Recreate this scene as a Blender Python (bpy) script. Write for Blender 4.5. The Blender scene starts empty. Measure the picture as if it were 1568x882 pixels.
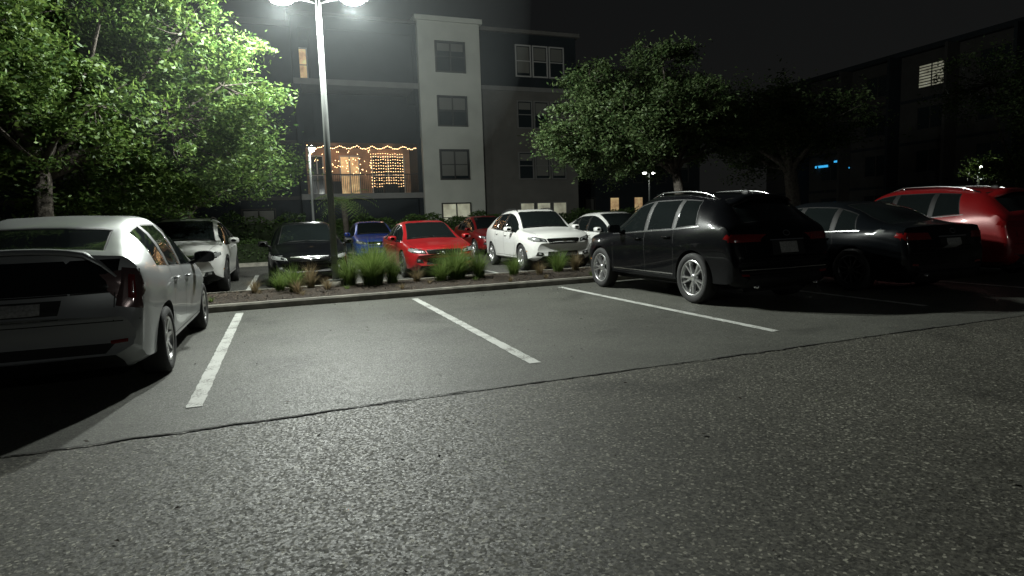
import bpy, bmesh, math, random
import numpy as np
from mathutils import Vector, Matrix
from mathutils.bvhtree import BVHTree
R=math.radians
scene=bpy.context.scene
scene.view_settings.view_transform='Standard'
try: scene.view_settings.look='None'
except Exception: pass
scene.view_settings.exposure=0
COL=scene.collection

# ------------------------------------------------------------ materials
def mat(name, col=(.5,.5,.5), rough=.6, metal=0, spec=.5, coat=0, emit=None, es=0, noise=None, bump=None, trans=None):
    m=bpy.data.materials.new(name); m.use_nodes=True
    nt=m.node_tree; b=nt.nodes['Principled BSDF']
    b.inputs['Base Color'].default_value=(*col,1); b.inputs['Roughness'].default_value=rough
    b.inputs['Metallic'].default_value=metal; b.inputs['Specular IOR Level'].default_value=spec
    b.inputs['Coat Weight'].default_value=coat
    if emit: b.inputs['Emission Color'].default_value=(*emit,1); b.inputs['Emission Strength'].default_value=es
    if noise:
        sc,amt=noise
        tc=nt.nodes.new('ShaderNodeTexCoord'); n=nt.nodes.new('ShaderNodeTexNoise'); n.inputs['Scale'].default_value=sc; n.inputs['Detail'].default_value=6
        nt.links.new(tc.outputs['Object'],n.inputs['Vector'])
        r=nt.nodes.new('ShaderNodeValToRGB'); r.color_ramp.elements[0].position=.3; r.color_ramp.elements[1].position=.7
        r.color_ramp.elements[0].color=(*[c*(1-amt) for c in col],1); r.color_ramp.elements[1].color=(*[min(1,c*(1+amt)) for c in col],1)
        nt.links.new(n.outputs['Fac'],r.inputs['Fac']); nt.links.new(r.outputs['Color'],b.inputs['Base Color'])
        if emit: nt.links.new(r.outputs['Color'],b.inputs['Emission Color'])
    if bump:
        sc,st,di=bump
        tc=nt.nodes.new('ShaderNodeTexCoord'); n=nt.nodes.new('ShaderNodeTexNoise'); n.inputs['Scale'].default_value=sc; n.inputs['Detail'].default_value=5
        nt.links.new(tc.outputs['Object'],n.inputs['Vector'])
        bp=nt.nodes.new('ShaderNodeBump'); bp.inputs['Strength'].default_value=st; bp.inputs['Distance'].default_value=di
        nt.links.new(n.outputs['Fac'],bp.inputs['Height']); nt.links.new(bp.outputs['Normal'],b.inputs['Normal'])
    return m

def asphalt(name, base, scale, contrast, bumpd, patch=.25, speck=4.0):
    m=bpy.data.materials.new(name); m.use_nodes=True; nt=m.node_tree; N=nt.nodes; L=nt.links
    b=N['Principled BSDF']; b.inputs['Specular IOR Level'].default_value=.35
    tc=N.new('ShaderNodeTexCoord')
    def link(n,i='Vector'): L.new(tc.outputs['Object'],n.inputs[i])
    v=N.new('ShaderNodeTexVoronoi'); v.inputs['Scale'].default_value=scale; link(v)
    n1=N.new('ShaderNodeTexNoise'); n1.inputs['Scale'].default_value=.55; n1.inputs['Detail'].default_value=9; n1.inputs['Roughness'].default_value=.65; link(n1)
    n2=N.new('ShaderNodeTexNoise'); n2.inputs['Scale'].default_value=scale*.4; n2.inputs['Detail'].default_value=8; n2.inputs['Roughness'].default_value=.75; link(n2)
    sep=N.new('ShaderNodeSeparateColor'); L.new(v.outputs['Color'],sep.inputs[0])
    r=N.new('ShaderNodeValToRGB'); e=r.color_ramp.elements
    e[0].position=0; e[0].color=(*[c*(1-contrast) for c in base],1)
    e[1].position=1; e[1].color=(*[c*(1+contrast*speck) for c in base],1)
    k=e.new(.6); k.color=(*base,1)
    k=e.new(.9); k.color=(*[c*(1+contrast*.7) for c in base],1)
    L.new(sep.outputs[0],r.inputs['Fac'])
    def mul(a,fac_out,lo,hi,p0=.3,p1=.7):
        mr=N.new('ShaderNodeMapRange'); mr.inputs['From Min'].default_value=p0; mr.inputs['From Max'].default_value=p1
        mr.inputs['To Min'].default_value=lo; mr.inputs['To Max'].default_value=hi; L.new(fac_out,mr.inputs['Value'])
        mx=N.new('ShaderNodeMix'); mx.data_type='RGBA'; mx.blend_type='MULTIPLY'; mx.inputs[0].default_value=1
        L.new(a,mx.inputs[6]); L.new(mr.outputs[0],mx.inputs[7]); return mx.outputs[2]
    c=mul(r.outputs['Color'],n1.outputs['Fac'],1-patch,1+patch)
    c=mul(c,n2.outputs['Fac'],1-contrast*.8,1+contrast*.8)
    n3=N.new('ShaderNodeTexNoise'); n3.inputs['Scale'].default_value=.9; n3.inputs['Detail'].default_value=3; n3.inputs['Distortion'].default_value=.6; link(n3)
    c=mul(c,n3.outputs['Fac'],.62,1.0,.28,.40)
    L.new(c,b.inputs['Base Color'])
    mr=N.new('ShaderNodeMapRange'); mr.inputs['To Min'].default_value=.5; mr.inputs['To Max'].default_value=.9; L.new(sep.outputs[1],mr.inputs['Value']); L.new(mr.outputs[0],b.inputs['Roughness'])
    bp=N.new('ShaderNodeBump'); bp.inputs['Strength'].default_value=.8; bp.inputs['Distance'].default_value=bumpd
    L.new(n2.outputs['Fac'],bp.inputs['Height']); L.new(bp.outputs['Normal'],b.inputs['Normal'])
    return m

def foliage(name, c0, c1, tr=.35, spec=.2):
    m=bpy.data.materials.new(name); m.use_nodes=True; nt=m.node_tree; N=nt.nodes; L=nt.links
    b=N['Principled BSDF']; out=N['Material Output']
    g=N.new('ShaderNodeNewGeometry'); r=N.new('ShaderNodeValToRGB')
    r.color_ramp.elements[0].color=(*c0,1); r.color_ramp.elements[1].color=(*c1,1)
    L.new(g.outputs['Random Per Island'],r.inputs['Fac']); L.new(r.outputs['Color'],b.inputs['Base Color'])
    b.inputs['Roughness'].default_value=.5; b.inputs['Specular IOR Level'].default_value=spec
    t=N.new('ShaderNodeBsdfTranslucent'); mx=N.new('ShaderNodeMixShader'); mx.inputs[0].default_value=tr
    hs=N.new('ShaderNodeHueSaturation'); hs.inputs['Value'].default_value=1.8; hs.inputs['Hue'].default_value=.485; L.new(r.outputs['Color'],hs.inputs['Color']); L.new(hs.outputs[0],t.inputs['Color'])
    L.new(b.outputs[0],mx.inputs[1]); L.new(t.outputs[0],mx.inputs[2]); L.new(mx.outputs[0],out.inputs['Surface'])
    return m

M_LANE=asphalt('asphalt_coarse',(.068,.066,.054),85,.62,.005,.22,5)
M_STALL=asphalt('asphalt_fine',(.076,.077,.066),130,.34,.003,.30)
M_FAR=asphalt('asphalt_far',(.070,.070,.062),60,.35,.004)
M_CONC=mat('kerb_concrete',(.20,.19,.16),.85,noise=(6,.35),bump=(60,.4,.005))
M_MULCH=mat('mulch',(.030,.022,.015),.95,noise=(25,.7),bump=(60,1,.02))
M_CHIP=mat('bark_chips',(.06,.042,.028),.9,noise=(40,.5))
M_SOIL=mat('lawn_soil',(.03,.04,.02),.95,noise=(3,.5),bump=(20,.6,.03))
M_LEAFL=foliage('oak_leaves',(.018,.046,.009),(.088,.140,.034),.3)
M_LEAFD=foliage('oak_leaves_dull',(.016,.036,.010),(.075,.105,.042),.25,.15)
M_HEDGE=foliage('hedge_leaves',(.02,.045,.01),(.06,.10,.03),.25)
M_GRASS=foliage('grass_blades',(.05,.10,.018),(.14,.20,.06),.35)
M_DRY=foliage('dry_grass',(.13,.11,.06),(.22,.17,.09),.3)
M_BARK=mat('bark',(.06,.052,.044),.95,spec=.2,noise=(12,.4),bump=(25,1,.03))
M_BARKL=mat('bark_pale',(.15,.135,.115),.95,noise=(12,.4),bump=(25,1,.03))
M_POLE=mat('painted_metal',(.15,.16,.155),.6,.0,.3,noise=(3,.12))
M_TYRE=mat('tyre_rubber',(.018,.018,.018),.8,bump=(60,.3,.003))
M_RIM=mat('alloy',(.62,.62,.62),.28,.9)
M_RIMD=mat('alloy_dark',(.05,.05,.05),.5,.6)
M_BLK=mat('black_plastic',(.012,.012,.012),.55,spec=.3,bump=(200,.2,.001))
M_GLOSSB=mat('gloss_black',(.006,.006,.006),.12,coat=.6)
M_GLASS=mat('car_glass',(.006,.008,.008),.03,0,.5)
M_CHROME=mat('chrome',(.6,.6,.6),.18,1)
M_TAIL=mat('tail_lamp_red',(.13,.004,.004),.15,coat=.8)
M_CLEAR=mat('lamp_clear',(.42,.43,.43),.1,.55,coat=1)
M_TCLEAR=mat('lamp_smoked',(.10,.06,.06),.12,.3,coat=1)
M_AMBER=mat('amber',(.6,.2,.02),.2,coat=.5)
M_PLATE=mat('plate',(.24,.24,.235),.5,noise=(45,.35))
M_TRIM=mat('rubber',(.010,.010,.010),.6,spec=.3)

def stripe_mat():
    m=bpy.data.materials.new('road_paint_white'); m.use_nodes=True; nt=m.node_tree; N=nt.nodes; L=nt.links
    b=N['Principled BSDF']; b.inputs['Roughness'].default_value=.7
    tc=N.new('ShaderNodeTexCoord'); n=N.new('ShaderNodeTexNoise'); n.inputs['Scale'].default_value=70; n.inputs['Detail'].default_value=6
    L.new(tc.outputs['Object'],n.inputs['Vector'])
    n2=N.new('ShaderNodeTexNoise'); n2.inputs['Scale'].default_value=5; n2.inputs['Detail'].default_value=6; L.new(tc.outputs['Object'],n2.inputs['Vector'])
    ad=N.new('ShaderNodeMath'); ad.operation='ADD'; L.new(n.outputs['Fac'],ad.inputs[0]); L.new(n2.outputs['Fac'],ad.inputs[1])
    r=N.new('ShaderNodeValToRGB'); r.color_ramp.elements[0].position=.76; r.color_ramp.elements[0].color=(.17,.17,.15,1); r.color_ramp.elements[1].position=.98; r.color_ramp.elements[1].color=(.5,.51,.48,1)
    L.new(ad.outputs[0],r.inputs['Fac']); L.new(r.outputs[0],b.inputs['Base Color'])
    bp=N.new('ShaderNodeBump'); bp.inputs['Strength'].default_value=.5; bp.inputs['Distance'].default_value=.004; L.new(n.outputs['Fac'],bp.inputs['Height']); L.new(bp.outputs[0],b.inputs['Normal'])
    return m
M_STRIPE=stripe_mat()

# ------------------------------------------------------------ mesh helper
class Acc:
    def __init__(s): s.v=[]; s.f=[]; s.m=[]; s.mats=[]; s.sm=[]
    def mi(s,m):
        if m not in s.mats: s.mats.append(m)
        return s.mats.index(m)
    def add(s,vs,fs,m,smooth=False):
        o=len(s.v); s.v+= [tuple(p) for p in vs]; k=s.mi(m)
        for f in fs: s.f.append([i+o for i in f]); s.m.append(k); s.sm.append(smooth)
    def box(s,x0,x1,y0,y1,z0,z1,m):
        v=[(x0,y0,z0),(x1,y0,z0),(x1,y1,z0),(x0,y1,z0),(x0,y0,z1),(x1,y0,z1),(x1,y1,z1),(x0,y1,z1)]
        s.add(v,[(0,3,2,1),(4,5,6,7),(0,1,5,4),(1,2,6,5),(2,3,7,6),(3,0,4,7)],m)
    def tube(s,pts,rads,m,n=8,cap=True):
        pts=[Vector(p) for p in pts]; vs=[]; fs=[]
        for i,p in enumerate(pts):
            d=(pts[min(i+1,len(pts)-1)]-pts[max(i-1,0)]).normalized()
            a=d.cross(Vector((0,0,1)) if abs(d.z)<.95 else Vector((1,0,0))).normalized(); b=d.cross(a)
            r=rads[i] if hasattr(rads,'__len__') else rads
            for k in range(n):
                t=2*math.pi*k/n; vs.append(p+a*math.cos(t)*r+b*math.sin(t)*r)
        for i in range(len(pts)-1):
            for k in range(n):
                fs.append((i*n+k,i*n+(k+1)%n,(i+1)*n+(k+1)%n,(i+1)*n+k))
        if cap: fs.append(tuple(range(n))[::-1]); fs.append(tuple((len(pts)-1)*n+k for k in range(n)))
        s.add(vs,fs,m,True)
    def lathe_y(s,prof,m,n=32,c=(0,0,0)):
        vs=[];fs=[]
        for r,y in prof:
            for k in range(n):
                t=2*math.pi*k/n; vs.append((c[0]+r*math.cos(t),c[1]+y,c[2]+r*math.sin(t)))
        for i in range(len(prof)-1):
            for k in range(n): fs.append((i*n+k,i*n+(k+1)%n,(i+1)*n+(k+1)%n,(i+1)*n+k))
        s.add(vs,fs,m,True)
    def ell(s,c,r,m,nu=12,nv=8):
        vs=[];fs=[]
        for i in range(nv+1):
            a=math.pi*i/nv
            for k in range(nu):
                t=2*math.pi*k/nu; vs.append((c[0]+r[0]*math.sin(a)*math.cos(t),c[1]+r[1]*math.sin(a)*math.sin(t),c[2]+r[2]*math.cos(a)))
        for i in range(nv):
            for k in range(nu): fs.append((i*nu+k,(i+1)*nu+k,(i+1)*nu+(k+1)%nu,i*nu+(k+1)%nu))
        s.add(vs,fs,m,True)
    def obj(s,name,parent=None,loc=None,bevel=0):
        me=bpy.data.meshes.new(name); me.from_pydata(s.v,[],s.f)
        for m in s.mats: me.materials.append(m)
        me.polygons.foreach_set('material_index',s.m); me.polygons.foreach_set('use_smooth',s.sm); me.update()
        o=bpy.data.objects.new(name,me); COL.objects.link(o)
        if parent: o.parent=parent
        if loc: o.location=loc
        if bevel:
            b=o.modifiers.new('b','BEVEL'); b.width=bevel; b.segments=2; b.limit_method='ANGLE'
        return o
def empty(name,loc=(0,0,0),rz=0):
    e=bpy.data.objects.new(name,None); COL.objects.link(e); e.location=loc; e.rotation_euler=(0,0,rz); return e

# ------------------------------------------------------------ wheels
_wc={}
def wheel_mesh(Rr,rr,style,rimmat):
    key=(Rr,rr,style,rimmat.name)
    if key in _wc: return _wc[key]
    a=Acc()
    a.lathe_y([(rr,.095),(rr+.02,.112),(Rr-.045,.117),(Rr-.018,.108),(Rr,.085),(Rr+.001,.03),(Rr,-.085),(Rr-.03,-.11),(rr,-.10)],M_TYRE,40)
    a.lathe_y([(rr+.004,.100),(rr-.008,.108),(rr-.022,.098),(rr-.03,.05),(rr-.035,-.06)],rimmat,40)
    a.lathe_y([(rr-.03,-.03),(.0,-.035)],M_BLK,32)
    a.lathe_y([(rr*.62,.0),(rr*.62,.012),(.0,.012)],M_RIMD,32)
    a.lathe_y([(.065,.03),(.062,.078),(.045,.088),(0,.088)],rimmat,20)
    def spoke(t0,t1,w0,w1):
        p0=Vector((math.cos(t0)*.04,0,math.sin(t0)*.04)); p1=Vector((math.cos(t1)*(rr-.012),0,math.sin(t1)*(rr-.012)))
        d=(p1-p0).normalized(); n=Vector((-d.z,0,d.x)); vs=[]
        for p,w,y0,y1 in ((p0,w0,.035,.082),((p0+p1)/2,(w0+w1)/2,.045,.088),(p1,w1,.06,.1)):
            vs+=[p+n*w+Vector((0,y0,0)),p+n*w*.7+Vector((0,y1,0)),p-n*w*.7+Vector((0,y1,0)),p-n*w+Vector((0,y0,0))]
        fs=[]
        for i in range(2):
            for k in range(4): fs.append((i*4+k,i*4+(k+1)%4,i*4+4+(k+1)%4,i*4+4+k))
        a.add(vs,fs,rimmat)
    n=5 if style in('double','five') else 7
    if style=='ten': n=10
    for i in range(n):
        t=2*math.pi*i/n+.31
        if style=='double':
            spoke(t-.06,t-.20,.02,.017); spoke(t+.06,t+.20,.02,.017)
        elif style=='five': spoke(t,t,.045,.032)
        elif style=='ten': spoke(t,t,.018,.014)
        else: spoke(t,t,.028,.022)
    o=a.obj('wheel_tmp'); me=o.data; bpy.data.objects.remove(o); _wc[key]=me; return me

# ------------------------------------------------------------ car profiles
SUV=dict(L=4.63,H=1.605,st=[
(0,.40,.64,.72,.76,.62),(.05,.33,.72,.81,.85,.73),(.16,.28,.81,.92,.93,.80),(.45,.26,.90,.99,.98,.83),(1.0,.26,.97,1.05,1,.83),(1.25,.26,.995,1.10,1,.79),
(1.65,.26,1.01,1.36,1,.72),(2.02,.26,1.03,1.55,1,.68),(2.35,.26,1.045,1.605,1,.665),(2.43,.26,1.05,1.61,1,.665),(3.16,.26,1.08,1.60,1,.655),
(3.24,.26,1.085,1.595,1,.65),(3.78,.26,1.125,1.55,.99,.63),(4.08,.26,1.13,1.495,.975,.60),(4.40,.26,1.10,1.15,.955,.68),(4.50,.27,1.01,1.06,.945,.74),
(4.56,.30,.86,.91,.93,.76),(4.60,.33,.72,.77,.91,.76),(4.63,.40,.64,.68,.85,.72)],ws=(5,7),sg=[(5,8),(9,10),(11,12)],rg=(13,14),wf=.188,wr=.793,pill=[(8,9),(10,11)],sp=13)
SEDAN=dict(L=4.6,H=1.42,st=[
(0,.32,.52,.58,.78,.64),(.04,.26,.58,.65,.85,.74),(.14,.2,.65,.73,.93,.80),(.5,.18,.76,.825,.98,.84),(1.05,.18,.85,.91,1,.84),(1.25,.18,.88,.95,1,.80),
(1.75,.18,.90,1.2,1,.71),(2.15,.18,.91,1.37,1,.66),(2.5,.18,.92,1.42,1,.65),(2.58,.18,.925,1.42,1,.65),(3.25,.18,.945,1.385,1,.64),
(3.33,.18,.95,1.365,1,.64),(3.75,.18,.96,1.25,.995,.65),(4.15,.18,.97,1.05,.98,.72),(4.35,.18,.965,1.02,.96,.80),(4.52,.2,.92,1.0,.94,.80),
(4.56,.24,.80,.87,.92,.78),(4.585,.28,.70,.76,.90,.76),(4.6,.34,.64,.70,.86,.72)],ws=(5,7),sg=[(5,8),(9,10),(11,12)],rg=(11,13),wf=.2,wr=.79,pill=[(8,9),(10,11)],sp=None)
HATCH=dict(L=4.46,H=1.49,st=[
(0,.34,.52,.58,.76,.62),(.04,.28,.58,.65,.84,.72),(.14,.22,.66,.74,.92,.80),(.45,.2,.77,.84,.97,.84),(.85,.2,.85,.93,1,.84),(1.05,.2,.88,.99,1,.80),
(1.6,.19,.92,1.28,1,.71),(2.05,.19,.94,1.45,1,.66),(2.33,.19,.95,1.50,1,.65),(2.41,.19,.955,1.50,1,.65),(3.08,.19,.98,1.485,1,.64),
(3.16,.19,.985,1.475,1,.64),(3.68,.19,1.01,1.395,.99,.635),(3.78,.19,1.02,1.37,.98,.63),(4.22,.2,1.05,1.19,.96,.68),(4.33,.22,1.05,1.15,.94,.74),
(4.37,.26,.90,.96,.93,.76),(4.41,.29,.70,.76,.92,.76),(4.46,.34,.60,.66,.87,.72)],ws=(5,7),sg=[(5,8),(9,10),(11,12)],rg=(13,14),wf=.197,wr=.802,pill=[(8,9),(10,11)],sp=None)

def pchip(xs,ys,x):
    xs=np.array(xs);ys=np.array(ys);h=np.diff(xs);d=np.diff(ys)/h;m=np.zeros(len(xs))
    m[0]=d[0];m[-1]=d[-1]
    for i in range(1,len(xs)-1):
        if d[i-1]*d[i]>0:
            w1=2*h[i]+h[i-1];w2=h[i]+2*h[i-1];m[i]=(w1+w2)/(w1/d[i-1]+w2/d[i])
    i=min(max(int(np.searchsorted(xs,x,'right'))-1,0),len(xs)-2); t=(x-xs[i])/h[i]
    return float((2*t**3-3*t*t+1)*ys[i]+(t**3-2*t*t+t)*h[i]*m[i]+(-2*t**3+3*t*t)*ys[i+1]+(t**3-t*t)*h[i]*m[i+1])
NS=[1,2,3,3,2,4,3,3,3]
BREAK={0,2,5,9}
def section(s,W2,L,sz,sx,prof):
    x,zb,be,to,w,wr=s; xn=x; x*=sx; be*=sz; to*=sz; W=w*W2; Wr=wr*W2; d=to-be
    fl=0
    for xw in(prof['wf']*L,prof['wr']*L): fl+=.022*math.exp(-((x-xw)/.42)**2)
    k=min(1,d/.25)
    pts=[(0,zb),(.8*W,zb),(.965*W,zb+.07),(W-.014+fl,zb+.45*(be-zb)),(.995*W-.004+fl*.6,be-.13),(.955*W,be)]
    y5=.955*W
    pts.append((y5+(Wr-y5)*(.86*k+.5*(1-k)),be+.86*d)); pts.append((Wr-.05,be+.985*d)); pts.append((Wr*.5,to+.018)); pts.append((0,to+.026))
    out=[]; idx=[]; P=[Vector(p) for p in pts]
    for j in range(9):
        p1,p2=P[j],P[j+1]; ln=(p2-p1).length
        def tan(q):
            if q in BREAK: return None
            a=P[q]-P[q-1]; b=P[q+1]-P[q]
            if a.length<1e-6 or b.length<1e-6: return None
            return (a.normalized()*b.length+b.normalized()*a.length).normalized()
        ch=(p2-p1)
        t1=tan(j); t2=tan(j+1)
        if t1 is None and t2 is None: m1=m2=ch
        elif t1 is None: m2=t2*ln; m1=(ch*1.5-m2*.5)
        elif t2 is None: m1=t1*ln; m2=(ch*1.5-m1*.5)
        else: m1=t1*ln; m2=t2*ln
        for q in range(NS[j]):
            t=q/NS[j]
            if q==0: idx.append(len(out))
            out.append((p1*(2*t**3-3*t*t+1)+m1*(t**3-2*t*t+t)+p2*(-2*t**3+3*t*t)+m2*(t**3-t*t)))
    idx.append(len(out)); out.append(P[9])
    t=x/L
    c=.20*(1-t/.5)**1.3 if t<.5 else -.15*((t-.5)/.5)**1.6
    res=[]
    sh=-.20*math.exp(-((xn-3.85)/.48)**2)
    for q,p in enumerate(out):
        hf=max(0,min(1,(p.y-be)/max(d,.2))) if q>idx[5] else 0
        wgt=1 if q<=idx[7] else max(0,1-(q-idx[7])/3)
        res.append(Vector((x+c*(p.x/W2)**2+sh*hf*wgt,p.x,p.y)))
    return res,idx

def make_car(name,loc,rz,prof,L,W,H,paint,o):
    E=empty(name,loc,rz); W2=W/2; sx=L/prof['L']; sz=H/(prof['H']+.02)
    st=prof['st']; mats=[paint,M_GLASS,M_TRIM,M_BLK]
    bm=bmesh.new(); rows=[]; itv=[]
    xs=[s[0] for s in st]; cols=[[s[k] for s in st] for k in range(1,6)]
    for i in range(len(st)-1):
        m=max(1,int(math.ceil((xs[i+1]-xs[i])/.085)))
        if xs[i+1]-xs[i]<.07: m=2
        for k in range(m):
            x=xs[i]+(xs[i+1]-xs[i])*k/m; rows.append((x,*[pchip(xs,c,x) for c in cols])); itv.append(i)
    rows.append(st[-1])
    R_=[]
    for s in rows:
        P,idx=section(s,W2,L,sz,sx,prof); n=len(P)
        right=[bm.verts.new((p.x-L/2,p.y,p.z)) for p in P]
        left=[right[0]]+[bm.verts.new((p.x-L/2,-p.y,p.z)) for p in P[1:-1]]+[right[-1]]
        R_.append((right,left))
    stripof=[0]*(n-1)
    for j in range(9):
        for q in range(idx[j],idx[j+1]): stripof[q]=j
    reg={}
    for i in range(len(R_)-1):
        it=itv[i]
        for side in(0,1):
            A=R_[i][side]; B=R_[i+1][side]
            for j in range(n-1):
                q=[A[j],A[j+1],B[j+1],B[j]]
                if side==0: q=q[::-1]
                f=bm.faces.new(q); f.smooth=True; sj=stripof[j]
                if sj in(7,8):
                    if prof['ws'][0]<=it<prof['ws'][1]: reg.setdefault('ws',[]).append(f)
                    elif prof['rg'][0]<=it<prof['rg'][1]: reg.setdefault('rg',[]).append(f)
                elif sj==5:
                    for k,(a,b) in enumerate(prof['sg']):
                        if a<=it<b: reg.setdefault(('sg',k,side),[]).append(f)
                    for a,b in prof['pill']:
                        if a<=it<b: f.material_index=3
                elif sj==0 or (sj==1 and o.get('clad')): f.material_index=3
    for r in(R_[0],R_[-1]):
        for j in range(n-1):
            q=[r[0][j],r[0][j+1],r[1][j+1],r[1][j]]; q2=[]
            for v in q:
                if v not in q2: q2.append(v)
            if len(q2)>2:
                f=bm.faces.new(q2 if r is R_[0] else q2[::-1]); f.smooth=True
    bmesh.ops.recalc_face_normals(bm,faces=bm.faces)
    for fs in reg.values():
        for f in fs: f.material_index=1
        res=bmesh.ops.inset_region(bm,faces=fs,thickness=.016,depth=-.004,use_even_offset=False,use_boundary=True)
        for f in res['faces']: f.material_index=2
    me=bpy.data.meshes.new('body'); bm.to_mesh(me); bm.free()
    for m in mats: me.materials.append(m)
    ob=bpy.data.objects.new('body',me); COL.objects.link(ob)
    Rw=o.get('R',.34); xf=prof['wf']*L; xr=prof['wr']*L
    cutters=[]
    for xw in(xf,xr):
        for sy in(-1,1):
            ra=Rw+.045; nn=48
            y0=sy*(W2-.33); y1=sy*(W2+.3)
            vs=[];fs=[]
            for y in(y0,y1):
                for k in range(nn): vs.append((xw-L/2+ra*math.cos(2*math.pi*k/nn),y,Rw+ra*math.sin(2*math.pi*k/nn)))
            for k in range(nn): fs.append((k,(k+1)%nn,nn+(k+1)%nn,nn+k))
            fs.append(tuple(range(nn))[::-1]); fs.append(tuple(range(nn,2*nn)))
            cm=bpy.data.meshes.new('c'); cm.from_pydata(vs,[],fs)
            b2=bmesh.new(); b2.from_mesh(cm); bmesh.ops.recalc_face_normals(b2,faces=b2.faces); b2.to_mesh(cm); b2.free()
            for m in mats: cm.materials.append(m)
            for p in cm.polygons: p.material_index=3
            co=bpy.data.objects.new('c',cm); COL.objects.link(co); cutters.append(co)
            md=ob.modifiers.new('b','BOOLEAN'); md.operation='DIFFERENCE'; md.solver='EXACT'; md.object=co
    dg=bpy.context.evaluated_depsgraph_get(); dg.update()
    nm=bpy.data.meshes.new_from_object(ob.evaluated_get(dg)); ob.modifiers.clear(); ob.data=nm
    for c in cutters: bpy.data.objects.remove(c)
    try: nm.set_sharp_from_angle(angle=R(34))
    except Exception as ex: print(ex)
    ob.parent=E
    bm=bmesh.new(); bm.from_mesh(nm)
    if len(bm.verts)<500: print('WARN body',name,len(bm.verts))
    bvh=BVHTree.FromBMesh(bm); bm.free()
    T=Acc()
    def cast(ax,a,b):
        if ax=='F': org,d=Vector((-L,a,b)),Vector((1,0,0))
        elif ax=='R': org,d=Vector((L,a,b)),Vector((-1,0,0))
        elif ax=='T': org,d=Vector((a-L/2,b,5)),Vector((0,0,-1))
        elif ax=='P': org,d=Vector((a-L/2,3,b)),Vector((0,-1,0))
        else: org,d=Vector((a-L/2,-3,b)),Vector((0,1,0))
        h=bvh.ray_cast(org,d)
        if h[0] is None:
            h=bvh.find_nearest(org+d*(abs(org.dot(d))-W2*.9))
            return h[0],-d
        nn=h[1]
        if nn.dot(d)>0: nn=-nn
        return h[0],nn
    def patch(ax,c,m,off=.004,nu=8,nv=4,th=.004):
        vs=[];fs=[]
        for i in range(nu+1):
            u=i/nu
            for j in range(nv+1):
                v=j/nv
                a=(c[0][0]*(1-u)+c[1][0]*u)*(1-v)+(c[3][0]*(1-u)+c[2][0]*u)*v
                b=(c[0][1]*(1-u)+c[1][1]*u)*(1-v)+(c[3][1]*(1-u)+c[2][1]*u)*v
                p,nn=cast(ax,a,b)
                edge=(i in(0,nu)) or (j in(0,nv))
                vs.append(p+nn*(off*(.3 if edge and off>.003 else 1)))
        for i in range(nu):
            for j in range(nv): k=i*(nv+1)+j; fs.append((k,k+1,k+nv+2,k+nv+1))
        T.add(vs,fs,m,True)
    def strip(ax,pts,w,m,off=.003):
        for (a,b),(c,d) in zip(pts[:-1],pts[1:]):
            l=math.hypot(c-a,d-b) or 1; nx,ny=-(d-b)/l*w/2,(c-a)/l*w/2
            patch(ax,[(a+nx,b+ny),(c+nx,d+ny),(c-nx,d-ny),(a-nx,b-ny)],m,off,max(2,int(l/.1)),1)
    zs=lambda z:z*sz
    SV=prof is SUV; SD=prof is SEDAN
    belt=lambda i:st[i][2]*sz
    # ---- front end
    fz=zs(.66 if not SV else .79)-.02
    for s in(-1,1):
        hw=W2
        patch('F',[(s*hw*.48,fz-.035),(s*hw*.87,fz+.0),(s*hw*.86,fz+.13),(s*hw*.52,fz+.055)],M_GLOSSB,.004,12,6)
        patch('F',[(s*hw*.51,fz-.02),(s*hw*.85,fz+.012),(s*hw*.84,fz+.11),(s*hw*.55,fz+.045)],M_CLEAR,.008,12,6)
        patch('F',[(s*hw*.60,fz+.0),(s*hw*.69,fz+.01),(s*hw*.69,fz+.06),(s*hw*.60,fz+.045)],M_GLASS,.014,6,4)
        patch('F',[(s*hw*.56,zs(.38)),(s*hw*.80,zs(.40)),(s*hw*.76,zs(.50)),(s*hw*.6,zs(.48))],M_BLK,.005,6,4)
        patch('F',[(s*hw*.65,zs(.425)),(s*hw*.73,zs(.425)),(s*hw*.73,zs(.475)),(s*hw*.65,zs(.475))],M_CLEAR,.012,4,4)
    patch('F',[(-W2*.42,fz-.08),(W2*.42,fz-.08),(W2*.5,fz+.055),(-W2*.5,fz+.055)],M_GLOSSB,.005,16,6)
    for k in range(4): strip('F',[(-W2*.43,fz-.055+k*.03),(0,fz-.06+k*.03),(W2*.43,fz-.055+k*.03)],.007,M_BLK if k%2 else M_CHROME,.009)
    strip('F',[(-W2*.46,fz+.06),(0,fz+.064),(W2*.46,fz+.06)],.016,M_CHROME,.01)
    patch('F',[(-.06,fz-.03),(.06,fz-.03),(.06,fz+.03),(-.06,fz+.03)],M_CHROME,.016,4,3)
    patch('F',[(-W2*.5,zs(.34)),(W2*.5,zs(.34)),(W2*.44,zs(.50)),(-W2*.44,zs(.50))],M_BLK,.005,14,4)
    strip('F',[(-W2*.85,zs(.31)),(0,zs(.30)),(W2*.85,zs(.31))],.05,M_BLK,.006)
    # ---- rear end
    tz=zs(.94 if SV else .86)
    for s in(-1,1):
        if prof is HATCH:
            patch('R',[(s*W2*.72,zs(.74)),(s*W2*.925,zs(.70)),(s*W2*.91,zs(1.03)),(s*W2*.78,zs(1.05))],M_TCLEAR,.010,8,8)
            patch('R',[(s*W2*.81,zs(.78)),(s*W2*.89,zs(.76)),(s*W2*.885,zs(1.0)),(s*W2*.82,zs(1.01))],M_TAIL,.015,5,6)
        else:
            patch('R',[(s*W2*.46,tz-.045),(s*W2*.93,tz-.05),(s*W2*.92,tz+.065),(s*W2*.50,tz+.055)],M_TAIL,.008,12,5)
            strip('R',[(s*W2*.5,tz-.005),(s*W2*.88,tz-.007)],.018,M_TCLEAR,.013)
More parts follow.
